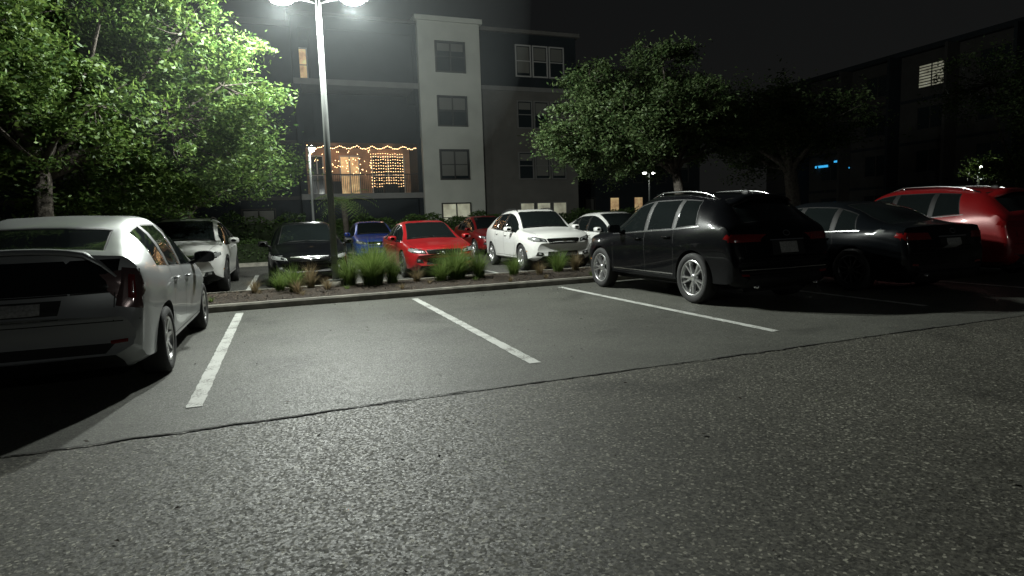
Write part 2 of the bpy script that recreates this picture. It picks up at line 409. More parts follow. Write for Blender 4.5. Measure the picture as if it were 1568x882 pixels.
        patch('R',[(s*W2*.66,zs(.43)),(s*W2*.80,zs(.44)),(s*W2*.80,zs(.47)),(s*W2*.66,zs(.46))],M_TAIL,.006,4,2)
    if prof is HATCH:
        patch('R',[(-W2*.72,zs(.86)),(W2*.72,zs(.86)),(W2*.77,zs(1.12)),(-W2*.77,zs(1.12))],M_GLASS,.004,18,8)
        strip('R',[(-W2*.70,zs(.855)),(0,zs(.85)),(W2*.70,zs(.855))],.012,M_TRIM,.006)
        patch('R',[(-.26,zs(.665)),(.26,zs(.665)),(.29,zs(.815)),(-.29,zs(.815))],M_BLK,.003,8,4)
        patch('R',[(-.155,zs(.67)),(.155,zs(.67)),(.155,zs(.80)),(-.155,zs(.80))],M_PLATE,.012,4,3)
        ez=zs(.92)
    else:
        pz=zs(.81 if SV else .75)
        patch('R',[(-.29,pz-.1),(.29,pz-.1),(.27,pz+.09),(-.27,pz+.09)],M_BLK,.002,6,5)
        patch('R',[(-.155,pz-.075),(.155,pz-.075),(.155,pz+.075),(-.155,pz+.075)],M_PLATE,.012,4,3)
        strip('R',[(-.3,pz+.105),(.3,pz+.105)],.018,M_CHROME,.012)
        ez=zs(1.0 if SV else .93)
    patch('R',[(-W2*.62,zs(.36)),(W2*.62,zs(.36)),(W2*.7,zs(.44)),(-W2*.7,zs(.44))],M_BLK,.005,12,3)
    strip('R',[(-W2*.9,zs(.62)),(0,zs(.615)),(W2*.9,zs(.62))],.008,M_TRIM,.003)
    if paint is P_BLK and SV: strip('R',[(-W2*.8,zs(.52)),(0,zs(.515)),(W2*.8,zs(.52))],.014,M_CHROME,.008)
    for s in(-1,1): strip('R',[(s*W2*.72,zs(.86)),(s*W2*.70,zs(.62))],.007,M_TRIM,.003)
    T.tube([(L/2-.16,-W2*.55,.30),(L/2-.03,-W2*.55,.295)],.03,M_CHROME,10)
    if SV: T.tube([(L/2-.16,W2*.55,.30),(L/2-.03,W2*.55,.295)],.03,M_CHROME,10)
    if prof is HATCH:
        v=[];f=[]; ny_=13
        for i in range(ny_):
            y=(-.76+1.52*i/(ny_-1))*W2; q,_=cast('T',4.27*sx,y); e=1-abs(2*i/(ny_-1)-1)**6
            v+=[(q.x-.10,y,q.z+.010),(q.x-.02,y,q.z+.022*e+.004),(q.x+.075*e,y,q.z+.012*e),(q.x+.07*e,y,q.z-.018)]
        for i in range(ny_-1):
            for k in range(3): f.append((i*4+k,i*4+k+1,i*4+5+k,i*4+4+k))
        T.add(v,f,paint,True)
    if SV:
        xa=st[13][0]*sx-L/2; zt=st[13][3]*sz
        v=[];f=[]; ny_=11
        for i in range(ny_):
            y=(-.60+1.2*i/(ny_-1))*W2; q,_=cast('T',(st[13][0]-.10)*sx,y); e=1-abs(2*i/(ny_-1)-1)**5
            v+=[(q.x-.10,y,q.z+.016),(q.x+.04,y,q.z+.016*e),(q.x+.20*e+.04,y,q.z-.035),(q.x+.18*e+.03,y,q.z-.065)]
        for i in range(ny_-1):
            for k in range(3): f.append((i*4+k,i*4+k+1,i*4+5+k,i*4+4+k))
        T.add(v,f,paint,True)
        T.ell((xa-.35,0,zt+.09),(.09,.02,.05),M_BLK,8,6)
    for k in range(16):
        t0=2*math.pi*k/16; t1=2*math.pi*(k+1)/16
        strip('R',[(.055*math.cos(t0),ez+.036*math.sin(t0)),(.055*math.cos(t1),ez+.036*math.sin(t1))],.011,M_CHROME,.01)
    # ---- sides
    for ax,s in(('P',1),('N',-1)):
        xB=(st[8][0]+.04)*sx; xC=(st[10][0]+.04)*sx; xA=st[5][0]*sx+.12
        zlow=.30 if not SV else .38
        for x,zt in((xB,belt(8)-.02),(xA-.02,belt(5)-.04)):
            strip(ax,[(x,zt),(x+.01,zs(.6)),(x+.0,zlow)],.008,M_TRIM,.002)
        strip(ax,[(xC,belt(10)-.02),(xC+.02,belt(10)-.2),(min(xC+.02,xr-Rw-.08),zs(.62)),(xr-Rw-.12,zlow)],.008,M_TRIM,.002)
        strip(ax,[(xA,zlow),(xr-Rw-.12,zlow)],.008,M_TRIM,.002)
        if o.get('sillchrome'): strip(ax,[(xf+Rw+.12,zlow+.03),(xr-Rw-.12,zlow+.03)],.018,M_CHROME,.008)
        if o.get('clad'):
            for xw in(xf,xr):
                for k in range(14):
                    t0=math.pi*(k)/14; t1=math.pi*(k+1)/14; ra=Rw+.085
                    strip(ax,[(xw+ra*math.cos(t0),Rw+ra*math.sin(t0)),(xw+ra*math.cos(t1),Rw+ra*math.sin(t1))],.065,M_BLK,.008)
            strip(ax,[(xf+Rw+.1,zlow-.03),(xr-Rw-.1,zlow-.03)],.13,M_BLK,.008)
        if o.get('beltchrome',1):
            strip(ax,[(st[k][0]*sx,belt(k)-.006) for k in(6,7,8,9,10,11,12)],.014,M_CHROME,.006)
        for xh,k in((xB-.18,8),(xC-.16,10)):
            p,nn=cast(ax,xh,belt(k)-.12)
            T.tube([p+Vector((-.10,0,0)),p+Vector((-.085,s*.03,0)),p+Vector((.085,s*.03,0)),p+Vector((.10,0,0))],.012,paint,8)
        xm=st[5][0]*sx+.34; p,nn=cast(ax,xm,belt(6)+.02); mp=o.get('mirror',paint)
        mv=[];mf=[]; yc=s*(W2+.10); zc=belt(6)+.085; xc=p.x
        for i,(dx,sc) in enumerate(((-.085,.45),(-.065,.8),(-.02,1),(.045,1.0),(.05,.93))):
            for k in range(16):
                t=2*math.pi*k/16; cs,sn=math.cos(t),math.sin(t)
                e=.6; mv.append((xc+dx,yc+.115*sc*math.copysign(abs(cs)**e,cs),zc+.072*sc*math.copysign(abs(sn)**e,sn)))
        for i in range(4):
            for k in range(16): mf.append((i*16+k,i*16+(k+1)%16,i*16+16+(k+1)%16,i*16+16+k))
        T.add(mv,mf,mp,True); T.add(mv[64:80],[tuple(range(16))],M_GLASS)
        T.tube([(xc,s*(W2-.09),belt(6)-.0),(xc,s*(W2+.03),belt(6)+.05)],.025,M_BLK,8)
        if prof is HATCH:
            patch(ax,[(L-.27,zs(.84)),(L-.15,zs(.74)),(L-.15,zs(1.02)),(L-.25,zs(1.03))],M_TCLEAR,.006,4,6)
        else:
            patch(ax,[(L-.32,tz-.0),(L-.10,tz-.05),(L-.11,tz+.055),(L-.29,tz+.055)],M_TAIL,.006,5,4)
        patch(ax,[(.18,fz-.0),(.42,fz+.055),(.44,fz+.11),(.2,fz+.10)],M_CLEAR,.005,5,3)
        strip(ax,[(.42,zs(.52)),(.47,zs(.52))],.02,M_AMBER,.006)
        if o.get('rails'):
            yr=s*(st[9][5]*W2-.085); P=[]
            for k in range(13):
                x=(st[7][0]+.1+(st[13][0]-.25-st[7][0]-.1)*k/12)*sx
                q,_=cast('T',x,yr); h=.045*min(1,6*min(k/12,1-k/12))
                P.append(q+Vector((0,0,h)))
            T.tube(P,.015,o['rails'],8)
            for k in(2,10): T.tube([P[k],P[k]-Vector((0,0,.06))],.014,o['rails'],6)
    for s in(-1,1):
        strip('T',[(.25*sx,s*W2*.70),(.7*sx,s*W2*.79),(1.1*sx,s*W2*.81)],.008,M_TRIM,.002)
    for y0,y1 in((-.55,.05),(-.02,.55)):
        P=[]
        for k in range(5):
            y=(y0+(y1-y0)*k/4)*W2/.9; q,nn=cast('T',(st[5][0]+.05)*sx,y); P.append(q+Vector((0,0,.02)))
        T.tube(P,.008,M_BLK,5)
    T.obj('trim_and_lamps',E)
    rr=o.get('rr',.23); rm=o.get('rim',M_RIM); k=1
    for xw in(xf,xr):
        for s in(-1,1):
            w=bpy.data.objects.new('wheel_%d'%k,wheel_mesh(Rw,rr,o.get('style','seven'),rm)); k+=1
            COL.objects.link(w); w.parent=E; w.location=(xw-L/2,s*(W2-.115),Rw+.002); w.rotation_euler=(0,random.random()*6,0 if s>0 else math.pi)
    U=Acc(); U.box(.3-L/2,L/2-.3,-W2*.6,W2*.6,.2,.27,M_BLK)
    for xw in(xf,xr): U.tube([(xw-L/2,-W2+.2,Rw),(xw-L/2,W2-.2,Rw)],.04,M_BLK,8)
    U.obj('underbody',E)
    return E

def paintm(n,c,metal=.0,rough=.3,coat=.8,spec=.5):
    m=mat(n,c,rough,metal,spec,coat); b=m.node_tree.nodes['Principled BSDF']; b.inputs['Coat Roughness'].default_value=.03
    nt=m.node_tree; tc=nt.nodes.new('ShaderNodeTexCoord'); nz=nt.nodes.new('ShaderNodeTexNoise'); nz.inputs['Scale'].default_value=3; nz.inputs['Detail'].default_value=2
    nt.links.new(tc.outputs['Object'],nz.inputs['Vector']); mr=nt.nodes.new('ShaderNodeMapRange'); mr.inputs['To Min'].default_value=rough-.03; mr.inputs['To Max'].default_value=rough+.05
    nt.links.new(nz.outputs['Fac'],mr.inputs['Value']); nt.links.new(mr.outputs[0],b.inputs['Roughness'])
    return m
P_SIL=paintm('paint_silver',(.29,.30,.305),.45,.38,.5); P_BLK=paintm('paint_black',(.003,.0033,.004),0,.3,.42,.05); P_DK=paintm('paint_dark_grey',(.004,.005,.006),.0,.3,.45,.05)
P_WHT=paintm('paint_white',(.60,.60,.58),0,.4,.5); P_RED=paintm('paint_red',(.26,.008,.010),.1,.35,.6); P_RED2=paintm('paint_deep_red',(.18,.005,.006),.1,.35,.6); P_BLU=paintm('paint_blue',(.010,.035,.24),.2,.35)
random.seed(4)
IN=-math.pi/2; OUT=math.pi/2
g=.006
make_car('silver_hatchback_car',(-1.95,5.55+2.23,g),IN,HATCH,4.46,1.76,1.49,P_SIL,dict(R=.315,rr=.21,style='seven',beltchrome=0,mirror=M_BLK))
make_car('black_suv_car',(6.57,6.55+2.315,g),IN,SUV,4.63,1.90,1.66,P_BLK,dict(R=.375,rr=.265,style='double',rails=M_CHROME,sillchrome=1))
make_car('black_sedan_car',(9.45,6.25+2.45,g),IN,SEDAN,4.9,1.87,1.47,P_DK,dict(R=.345,rr=.24,style='ten',rim=M_RIMD))
make_car('red_suv_car',(12.35,6.6+2.35,g),IN,SUV,4.7,1.88,1.68,P_RED2,dict(R=.36,rr=.24,style='five',rails=M_CHROME))
make_car('white_suv_car',(6.85,14.3+2.22,g),OUT-.03,SUV,4.44,1.86,1.64,P_WHT,dict(R=.35,rr=.235,style='five',rails=M_BLK))
make_car('white_hatchback_car',(9.65,14.6+2.2,g),OUT,HATCH,4.4,1.78,1.5,P_WHT,dict(R=.32,rr=.22))
make_car('red_sedan_car',(3.62,14.35+2.32,g),OUT,SEDAN,4.6,1.80,1.42,P_RED,dict(R=.33,rr=.225,style='ten',rim=M_RIMD))
make_car('black_hatchback_car',(.5,14.3+2.15,g),OUT,HATCH,4.3,1.79,1.46,P_BLK,dict(R=.33,rr=.22,mirror=M_BLK))
make_car('white_wagon_car',(-2.12,13.75+2.4,g),OUT,SUV,4.8,1.84,1.62,P_WHT,dict(R=.35,rr=.23,style='five',rim=M_RIMD,rails=M_BLK,clad=1))
make_car('blue_sedan_car',(3.3,25.2,g),OUT,SEDAN,4.5,1.8,1.52,P_BLU,dict(R=.33))
make_car('red_hatchback_car',(8.2,25.4,g),OUT,HATCH,4.3,1.8,1.6,P_RED2,dict(R=.33))

# ------------------------------------------------------------ ground
def sheet(name,x0,x1,y0,y1,z,m,skew=0):
    a=Acc(); a.add([(x0,y0+skew*x0,z),(x1,y0+skew*x1,z),(x1,y1+skew*x1,z),(x0,y1+skew*x0,z)],[(0,1,2,3)],m); return a.obj(name)
sheet('ground',-250,250,-120,400,-.03,M_SOIL)
sheet('parking_lot_road',-45,42,-30,29,0,M_LANE)
sheet('parking_bay_pavement',-45,42,4.41,11.6,.004,M_STALL,.017)
sheet('far_parking_pavement',-45,42,13.3,24.05,.004,M_FAR)
a=Acc(); random.seed(9); vs=[];fs=[]; n=1800
w_=.012; j1=0
for i in range(n+1):
    x=-12+30*i/n; j1=.92*j1+random.uniform(-.006,.006); w_=min(.016,max(.002,w_+random.uniform(-.003,.003))); y=4.41+.017*x+.012*math.sin(x*1.3)+j1
    vs+=[(x,y-w_,.008),(x,y+w_,.008)]
for i in range(n): fs.append((2*i,2*i+2,2*i+3,2*i+1))
M_SEAM=mat('seam_tar',(.032,.031,.027),.9,noise=(30,.6)); a.add(vs,fs,M_SEAM); a.obj('pavement_seam')
def stripe(name,x0,y0,x1,y1,w,z=.0085):
    a=Acc(); n=90; d=Vector((x1-x0,y1-y0)).normalized(); nn=Vector((-d.y,d.x)); vs=[]
    for i in range(n+1):
        t=i/n; p=Vector((x0+(x1-x0)*t,y0+(y1-y0)*t))
        q=p+nn*(w/2+random.uniform(-.005,.005)); r=p-nn*(w/2+random.uniform(-.005,.005)); vs+=[(q.x,q.y,z),(r.x,r.y,z)]
    a.add(vs,[(2*i,2*i+1,2*i+3,2*i+2) for i in range(n)],M_STRIPE); return a.obj(name)
stripe('painted_line',-.72,4.98,-.75,10.5,.115); stripe('painted_line',2.08,5.07,2.09,10.65,.115); stripe('painted_line',5.01,5.19,4.98,10.77,.115)
for x in(-3.55,7.95,10.85,13.75): stripe('painted_line',x,5.6,x,10.8,.11)
for x in(-3.6,-.82,2.05,5.1,8.2,11.1): stripe('painted_line',x,14.0,x,19.2,.11)

def kerb_ring(name,x0,x1,y0,y1,sk,h=.14,w=.15,r=.5):
    pts=[]
    for cx,cy,a0 in((x1-r,y1-r,0),(x0+r,y1-r,90),(x0+r,y0+r,180),(x1-r,y0+r,270)):
        for k in range(7):
            t=R(a0+15*k); pts.append((cx+r*math.cos(t),cy+r*math.sin(t)))
    P=[]
    for i in range(len(pts)):
        p=Vector(pts[i]); q=Vector(pts[(i+1)%len(pts)]); m=max(1,int((q-p).length/.5))
        for k in range(m): P.append(p+(q-p)*k/m)
    n=len(P); vs=[]
    for i in range(n):
        d=(P[(i+1)%n]-P[i-1]).normalized(); nn=Vector((d.y,-d.x)); jit=random.uniform(-.006,.006)
        for off,z in((.0,-.02),(-.012,h-.03),(-.035,h),(-w,h+.0),(-w,-.02)):
            q=P[i]+nn*(off+jit); vs.append((q.x,q.y+sk*q.x,z))
    fs=[]
    for i in range(n):
        for k in range(4): fs.append((i*5+k,((i+1)%n)*5+k,((i+1)%n)*5+k+1,i*5+k+1))
    a=Acc(); a.add(vs,fs,M_CONC); return a.obj(name)
SK=.05
kerb_ring('kerb',-11,24,10.88,13.35,SK,h=.12)
a=Acc(); nx,ny=300,24; vs=[];fs=[]
for i in range(nx+1):
    for j in range(ny+1):
        x=-10.9+34.8*i/nx; t=j/ny; y=11.0+2.23*t+SK*x
        vs.append((x,y,.09+.04*math.sin(math.pi*t)+.012*math.sin(x*5+t*9)+.01*math.sin(x*11-t*14)))
for i in range(nx):
    for j in range(ny): k=i*(ny+1)+j; fs.append((k,k+ny+1,k+ny+2,k+1))
a.add(vs,fs,M_MULCH,True)
for k in range(9000):
    x=random.uniform(-5,8); t=random.uniform(.03,.97); y=11.03+2.17*t+SK*x; z=.102+.04*math.sin(math.pi*t)+random.uniform(-.01,.015)
    l=random.uniform(.01,.035); w=l*.3; A=random.random()*6.28; ti=random.uniform(-.4,.4)
    dx,dy=math.cos(A),math.sin(A)
    a.add([(x-dx*l-dy*w,y-dy*l+dx*w,z-ti*l),(x-dx*l+dy*w,y-dy*l-dx*w,z-ti*l),(x+dx*l+dy*w,y+dy*l-dx*w,z+ti*l),(x+dx*l-dy*w,y+dy*l+dx*w,z+ti*l)],[(0,1,2,3)],M_CHIP)
a.obj('mulch_bed')
kerb_ring('kerb',-20,1.6,24.1,28.5,0)
sheet('lawn',-19.8,1.4,24.3,28.3,.1,M_SOIL)
kerb_ring('kerb',-45,42,28.8,60,0)
sheet('lawn',-44.8,41.8,29.0,59.8,.1,M_SOIL)

a=Acc(); random.seed(11); M_FL=mat('dead_leaf',(.04,.028,.016),.8)
for k in range(460):
    x=random.uniform(-4,9); y=random.choice([random.uniform(1,11),random.uniform(10,10.9)]); l=random.uniform(.008,.024); A=random.random()*6.28; w=l*.45
    dx,dy=math.cos(A),math.sin(A); z=.010
    a.add([(x-dx*l,y-dy*l,z),(x+dy*w,y-dx*w,z+random.random()*.01),(x+dx*l,y+dy*l,z+random.random()*.012),(x-dy*w,y+dx*w,z+.002)],[(0,1,2,3)],M_FL)
a.obj('fallen_leaves')

# ------------------------------------------------------------ vegetation
def mesh_np(name,V,quads,m,smooth=False):
    me=bpy.data.meshes.new(name); nv=len(V); nf=len(quads)
    me.vertices.add(nv); me.vertices.foreach_set('co',V.astype(np.float32).ravel())
    me.loops.add(nf*4); me.loops.foreach_set('vertex_index',quads.astype(np.int32).ravel())
    me.polygons.add(nf); me.polygons.foreach_set('loop_start',np.arange(0,nf*4,4,dtype=np.int32))
    try: me.polygons.foreach_set('loop_total',np.full(nf,4,dtype=np.int32))
    except Exception: pass
    me.materials.append(m); me.update(calc_edges=True)
    o=bpy.data.objects.new(name,me); COL.objects.link(o); return o
def leaves(C,rng,size,m,name,parent):
    n=len(C); d=rng.normal(size=(n,3)); d[:,2]*=.6; d/=np.linalg.norm(d,axis=1)[:,None]
    u=rng.normal(size=(n,3)); s=np.cross(d,u); s/=np.linalg.norm(s,axis=1)[:,None]
    l=(size*rng.uniform(.6,1.35,n))[:,None]
    V=np.stack([C-d*l,C+s*l*.42+d*l*.1,C+d*l,C-s*l*.42+d*l*.1],1).reshape(-1,3)
    o=mesh_np(name,V,np.arange(n*4).reshape(-1,4),m); o.parent=parent; return o
def tree(name,base,crown,rad,lobes,clumps,per,size,seed,m,trunk_r=.2,cl=.33,lobefrac=.42,extra=(),bark=None):
    bark=bark or M_BARK
    rng=np.random.default_rng(seed); E=empty(name,base)
    B=np.array(base); c=np.array(crown)-B; rad=np.array(rad,float)
    d=rng.normal(size=(lobes,3)); d/=np.linalg.norm(d,axis=1)[:,None]; rr=rng.uniform(.35,1,lobes)[:,None]**.6
    LC=c+d*rr*rad*(1-lobefrac*.6); LR=rng.uniform(.7,1.3,lobes)*lobefrac
    if len(extra):
        LC=np.vstack([LC,np.array([np.array(e[:3])-B for e in extra])]); LR=np.append(LR,[e[3] for e in extra])
    nl=len(LC)
    p=LR**2; p/=p.sum(); idx=rng.choice(nl,clumps,p=p)
    dd=rng.normal(size=(clumps,3)); dd/=np.linalg.norm(dd,axis=1)[:,None]
    CC=LC[idx]+dd*(rng.uniform(.15,1,clumps)**.5)[:,None]*LR[idx][:,None]*rad
    CC[:,2]=np.maximum(CC[:,2],c[2]-rad[2]*1.15)
    k=rng.integers(int(per*.4),int(per*1.6),clumps); ci=np.repeat(np.arange(clumps),k); n=len(ci)
    sc=np.array([cl,cl,cl*.6])*rng.uniform(.6,1.4,clumps)[ci][:,None]
    ax=rng.normal(size=(clumps,3)); ax[:,2]=ax[:,2]*.5-.15; ax/=np.linalg.norm(ax,axis=1)[:,None]
    C=CC[ci]+rng.normal(size=(n,3))*sc*.5+ax[ci]*rng.normal(size=n)[:,None]*cl*.9
    leaves(C,rng,size,m,'foliage',E)
    a=Acc(); th=max(1.0,c[2]-rad[2]*.75); top=np.array([c[0]*.35,c[1]*.35,th])
    a.tube([(0,0,-.1),(0,0,.15),(top[0]*.5+.04,top[1]*.5,th*.5),top],[trunk_r*1.45,trunk_r*1.05,trunk_r*.9,trunk_r*.8],bark,12)
    for i in range(nl):
        q=LC[i]; mid=top*.45+q*.55+np.array([*rng.uniform(-.25,.25,2),-.25*abs(q[2]-th)*.3])
        a.tube([top-np.array([0,0,.15]),top*.75+mid*.25+np.array([0,0,.1]),mid,q],[trunk_r*.5,trunk_r*.4,trunk_r*.25,.02],bark,7)
    for i in range(0,clumps,2):
        q=LC[idx[i]]; w=CC[i]; mid=(q+w)/2+rng.uniform(-.12,.12,3)
        a.tube([q,mid,w],[.022,.014,.005],bark,4,False)
    a.obj('trunk_and_limbs',E); return E
tree('oak_tree',(-4.2,13.2,.1),(-3.9,14.6,5.0),(4.1,3.4,3.3),17,1300,115,.052,5,M_LEAFL,.17,.25,extra=[(-1.6,13.9,5.2,.36),(-1.0,14.2,4.3,.28),(-1.3,15.4,3.3,.3),(-.6,16.2,2.9,.22),(-2.4,13.2,6.6,.4),(-5,12.6,6.5,.4),(-3,12.9,3.6,.3),(-4.4,12.4,3.3,.3)])
tree('oak_tree',(-3.2,22.5,.1),(-2.6,22.0,3.6),(4.5,2.8,2.4),10,420,90,.06,8,M_LEAFL,.17,.4)
tree('oak_tree',(10.1,13.6,.12),(9.9,14.9,4.0),(3.2,2.4,1.9),13,820,105,.048,12,M_LEAFD,.15,.22,lobefrac=.38,extra=[(7.4,15.2,3.4,.25),(8.0,14.9,4.9,.3),(10.0,14.6,5.6,.3),(12.4,14.3,3.4,.3),(9.0,14.2,3.0,.3)])
tree('oak_tree',(17.3,17.0,.12),(16.6,17.3,4.4),(3.2,3,2.2),9,330,90,.06,21,M_LEAFD,.27,.42,bark=M_BARKL)
tree('oak_tree',(27.5,15.5,.0),(27.0,16.0,4.2),(4.5,3.5,3.0),9,330,80,.07,33,M_LEAFD,.22,.5)
tree('oak_tree',(-13,20,.0),(-12.5,19.5,5.0),(4.5,4,4),9,330,80,.07,35,M_LEAFD,.22,.5)

def grass(name,x,y,z,h,nb,spread,seed,m=M_GRASS):
    rng=np.random.default_rng(seed); A=rng.uniform(0,2*np.pi,nb); r0=rng.uniform(0,.12,nb)*spread*2
    lean=rng.uniform(.05,1,nb)**.9*spread; hh=h*rng.uniform(.45,1.15,nb); w=rng.uniform(.0035,.007,nb)
    V=[];S=5
    for k in range(S+1):
        t=k/S; rad=r0+lean*t**1.8; zz=hh*(t-.40*(lean/spread)*t**2.6)
        cx=np.cos(A)*rad; cy=np.sin(A)*rad; ww=w*(1-t*.93)
        V.append(np.stack([cx-np.sin(A)*ww,cy+np.cos(A)*ww,zz],1)); V.append(np.stack([cx+np.sin(A)*ww,cy-np.cos(A)*ww,zz],1))
    V=np.stack(V,1).reshape(-1,3); st=2*(S+1); Q=[]
    base=np.arange(nb)*st
    for k in range(S): Q.append(np.stack([base+2*k,base+2*k+1,base+2*k+3,base+2*k+2],1))
    o=mesh_np(name,V,np.concatenate(Q),m); o.location=(x,y,z); return o
gz=.12
for i,(x,y,h,nb,sp,mm) in enumerate([(1.62,12.45,1.0,1500,.80,0),(1.2,12.8,.75,500,.55,0),(2.05,12.7,.7,400,.5,0),(3.4,12.55,.80,1200,.78,0),(3.0,12.3,.6,450,.55,0),(3.9,12.5,.66,450,.5,0),(.1,12.2,.58,420,.38,0),(-.15,12.6,.5,250,.36,0),(.42,12.6,.6,250,.3,1),(.15,11.9,.35,140,.3,1),(4.75,12.6,.5,420,.42,0),(5.9,12.7,.58,480,.5,0),(6.4,12.8,.5,260,.35,1),(.7,12.0,.3,120,.25,1),(5.25,12.3,.36,160,.3,1),(7.2,12.7,.55,400,.4,0),(-.6,12.4,.34,120,.25,1),(2.55,12.6,.36,160,.3,1)]):
    grass('ornamental_grass',x,y+SK*x*.4,gz,h,nb,sp,50+i,M_DRY if mm else M_GRASS)
for i in range(12): grass('ornamental_grass',-1.3+i*.8+random.uniform(-.2,.2),11.7+random.uniform(-.3,.6),.10,.14,50,.14,80+i,M_DRY if i%3 else M_GRASS)

def hedge(name,x0,x1,y0,y1,h,n,seed,m=M_HEDGE,size=.05):
    rng=np.random.default_rng(seed); C=np.stack([rng.uniform(x0,x1,n),rng.uniform(y0,y1,n),rng.uniform(.1,1,n)**.6*h],1)
    C[:,2]*=1+.08*np.sin(C[:,0]*2.1)+.06*np.sin(C[:,0]*5.3+1); E=empty(name,(0,0,0)); leaves(C,rng,size,m,'foliage',E)
    a=Acc()
    for k in range(int((x1-x0)/.5)):
        x=x0+.25+k*.5; a.tube([(x,(y0+y1)/2,0),(x+random.uniform(-.1,.1),(y0+y1)/2,h*.8)],[.03,.01],M_BARK,5)
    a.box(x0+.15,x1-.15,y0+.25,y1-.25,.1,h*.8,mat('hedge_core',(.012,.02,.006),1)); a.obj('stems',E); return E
hedge('hedge',-16,1.2,24.6,25.9,1.0,16000,1); hedge('hedge',1.5,19,30,31.4,1.75,26000,2,size=.07); hedge('hedge',-20,1,30.5,32,2.0,12000,3,size=.08)
hedge('hedge',19.5,40,25,26.5,1.5,14000,4,size=.08)

E=empty('palm_tree',(2.7,29.6,.1)); a=Acc(); a.tube([(0,0,0),(.05,0,1.2),(0,0,2.4)],[.16,.13,.14],M_BARK,10); a.obj('trunk',E)
rg=np.random.default_rng(7); a=Acc()
for k in range(26):
    A=k*2.4; up=rg.uniform(.1,1.1); Ln=rg.uniform(1.2,1.7); prev=None
    for s in range(12):
        t=s/11; r=Ln*t*math.cos(up*.6); z=2.4+Ln*math.sin(up)*t-1.1*t*t*(1.3-up*.5)
        p=Vector((math.cos(A)*r,math.sin(A)*r,z))
        if prev is not None:
            d=(p-prev).normalized(); sd=Vector((-math.sin(A),math.cos(A),0))
            for sg in(-1,1):
                l=.38*math.sin(math.pi*min(1,t*.9+.1))+.05; e=p+sd*sg*l+d*l*.6+Vector((0,0,-.08))
                a.add([p,p+d*.03,e,p-d*.02],[(0,1,2,3)],M_GRASS)
        prev=p
a.obj('fronds',E)

# ------------------------------------------------------------ street lamps
M_LENS=mat('lamp_lens',(1,1,1),.4,emit=(.93,1,.97),es=60)
def lamp_pole(name,x,y,z0,h,power,ang=0,twin=True,r=.07,arm=.68,lens=M_LENS,big=1,col=(.95,1,.93)):
    E=empty(name,(x,y,z0),ang); a=Acc()
    a.tube([(0,0,-.1),(0,0,.1)],.2,M_CONC,20)
    a.box(-.16,.16,-.16,.16,.1,.13,M_POLE)
    a.tube([(0,0,.12),(0,0,h*.5),(0,0,h)],[r,r*.88,r*.72],M_POLE,16)
    a.box(-.05,.05,-r-.005,-r+.02,.45,.62,M_POLE)
    for sx in((-1,1) if twin else (1,)):
        a.tube([(0,0,h-.12),(sx*arm*.35,0,h-.05),(sx*arm*.6,0,h-.02)],.03,M_POLE,8)
    a.obj('pole',E)
    for i,sx in enumerate((-1,1) if twin else (1,)):
        b=Acc(); cx=sx*arm; w=.27*big if twin else .16
        v=[(cx-w,-.16,h-.03),(cx+w,-.16,h-.03),(cx+w,.16,h-.03),(cx-w,.16,h-.03),(cx-w*.8,-.11,h+.06),(cx+w*.8,-.11,h+.06),(cx+w*.8,.11,h+.06),(cx-w*.8,.11,h+.06)]
        b.add(v,[(4,5,6,7),(0,1,5,4),(1,2,6,5),(2,3,7,6),(3,0,4,7),(3,2,1,0)],M_POLE)
        b.obj('lamp_head_%d'%(i+1),E,bevel=.01)
        c=Acc(); c.ell((cx,0,h-.05),(w*.85,.14,.10 if twin else .13),lens,20,10); c.obj('lens_%d'%(i+1),E)
        if power and (i==0 or power>420):
            L=bpy.data.lights.new('light','POINT'); L.energy=power; L.color=col; L.shadow_soft_size=.12
            L.use_nodes=True; nt=L.node_tree; em=nt.nodes.get('Emission') or nt.nodes.new('ShaderNodeEmission')
            ge=nt.nodes.new('ShaderNodeNewGeometry'); se=nt.nodes.new('ShaderNodeSeparateXYZ'); nt.links.new(ge.outputs['Incoming'],se.inputs[0])
            ab=nt.nodes.new('ShaderNodeMath'); ab.operation='ABSOLUTE'; nt.links.new(se.outputs['Z'],ab.inputs[0])
            rp=nt.nodes.new('ShaderNodeValToRGB'); el=rp.color_ramp.elements
            el[0].position=0; el[0].color=(.62,.62,.62,1); el[1].position=1; el[1].color=(.42,.42,.42,1)
            for pp,vv in((.12,.72),(.3,.95),(.45,1.0),(.6,.85),(.8,.55)):
                q=el.new(pp); q.color=(vv,vv,vv,1)
            nt.links.new(ab.outputs[0],rp.inputs['Fac']); nt.links.new(rp.outputs['Color'],em.inputs['Strength'])
            lo=bpy.data.objects.new('light_%d'%(i+1),L); COL.objects.link(lo); lo.parent=E; lo.location=(cx,0,h-.29)
    return E
lamp_pole('unseen_fill_lamp',.93,12.95,.12,5.70,3000,R(-14))
M_LENS2=mat('lamp_lens_far',(1,1,1),.4,emit=(1,1,.92),es=30)
lamp_pole('unseen_fill_lamp',1.2,27.2,.1,4.6,400,R(10),False,.06,arm=.12,lens=M_LENS2)
lamp_pole('unseen_fill_lamp',20.6,31.5,.1,3.9,0,R(-10),True,.05,arm=.3,lens=M_LENS2,big=.4)
lamp_pole('unseen_fill_lamp',6.0,-13.5,.0,6.2,400,R(0))  # unseen lamp added behind the camera for weak fill on rear faces
lamp_pole('unseen_fill_lamp',32.6,20.6,.0,3.4,160,R(0),False,.05,arm=.1,lens=M_LENS2)
tree('crape_myrtle_tree',(32.2,19.6,0),(32.2,19.6,2.9),(1.3,1.2,.9),6,90,70,.06,44,M_LEAFL,.06,.3)

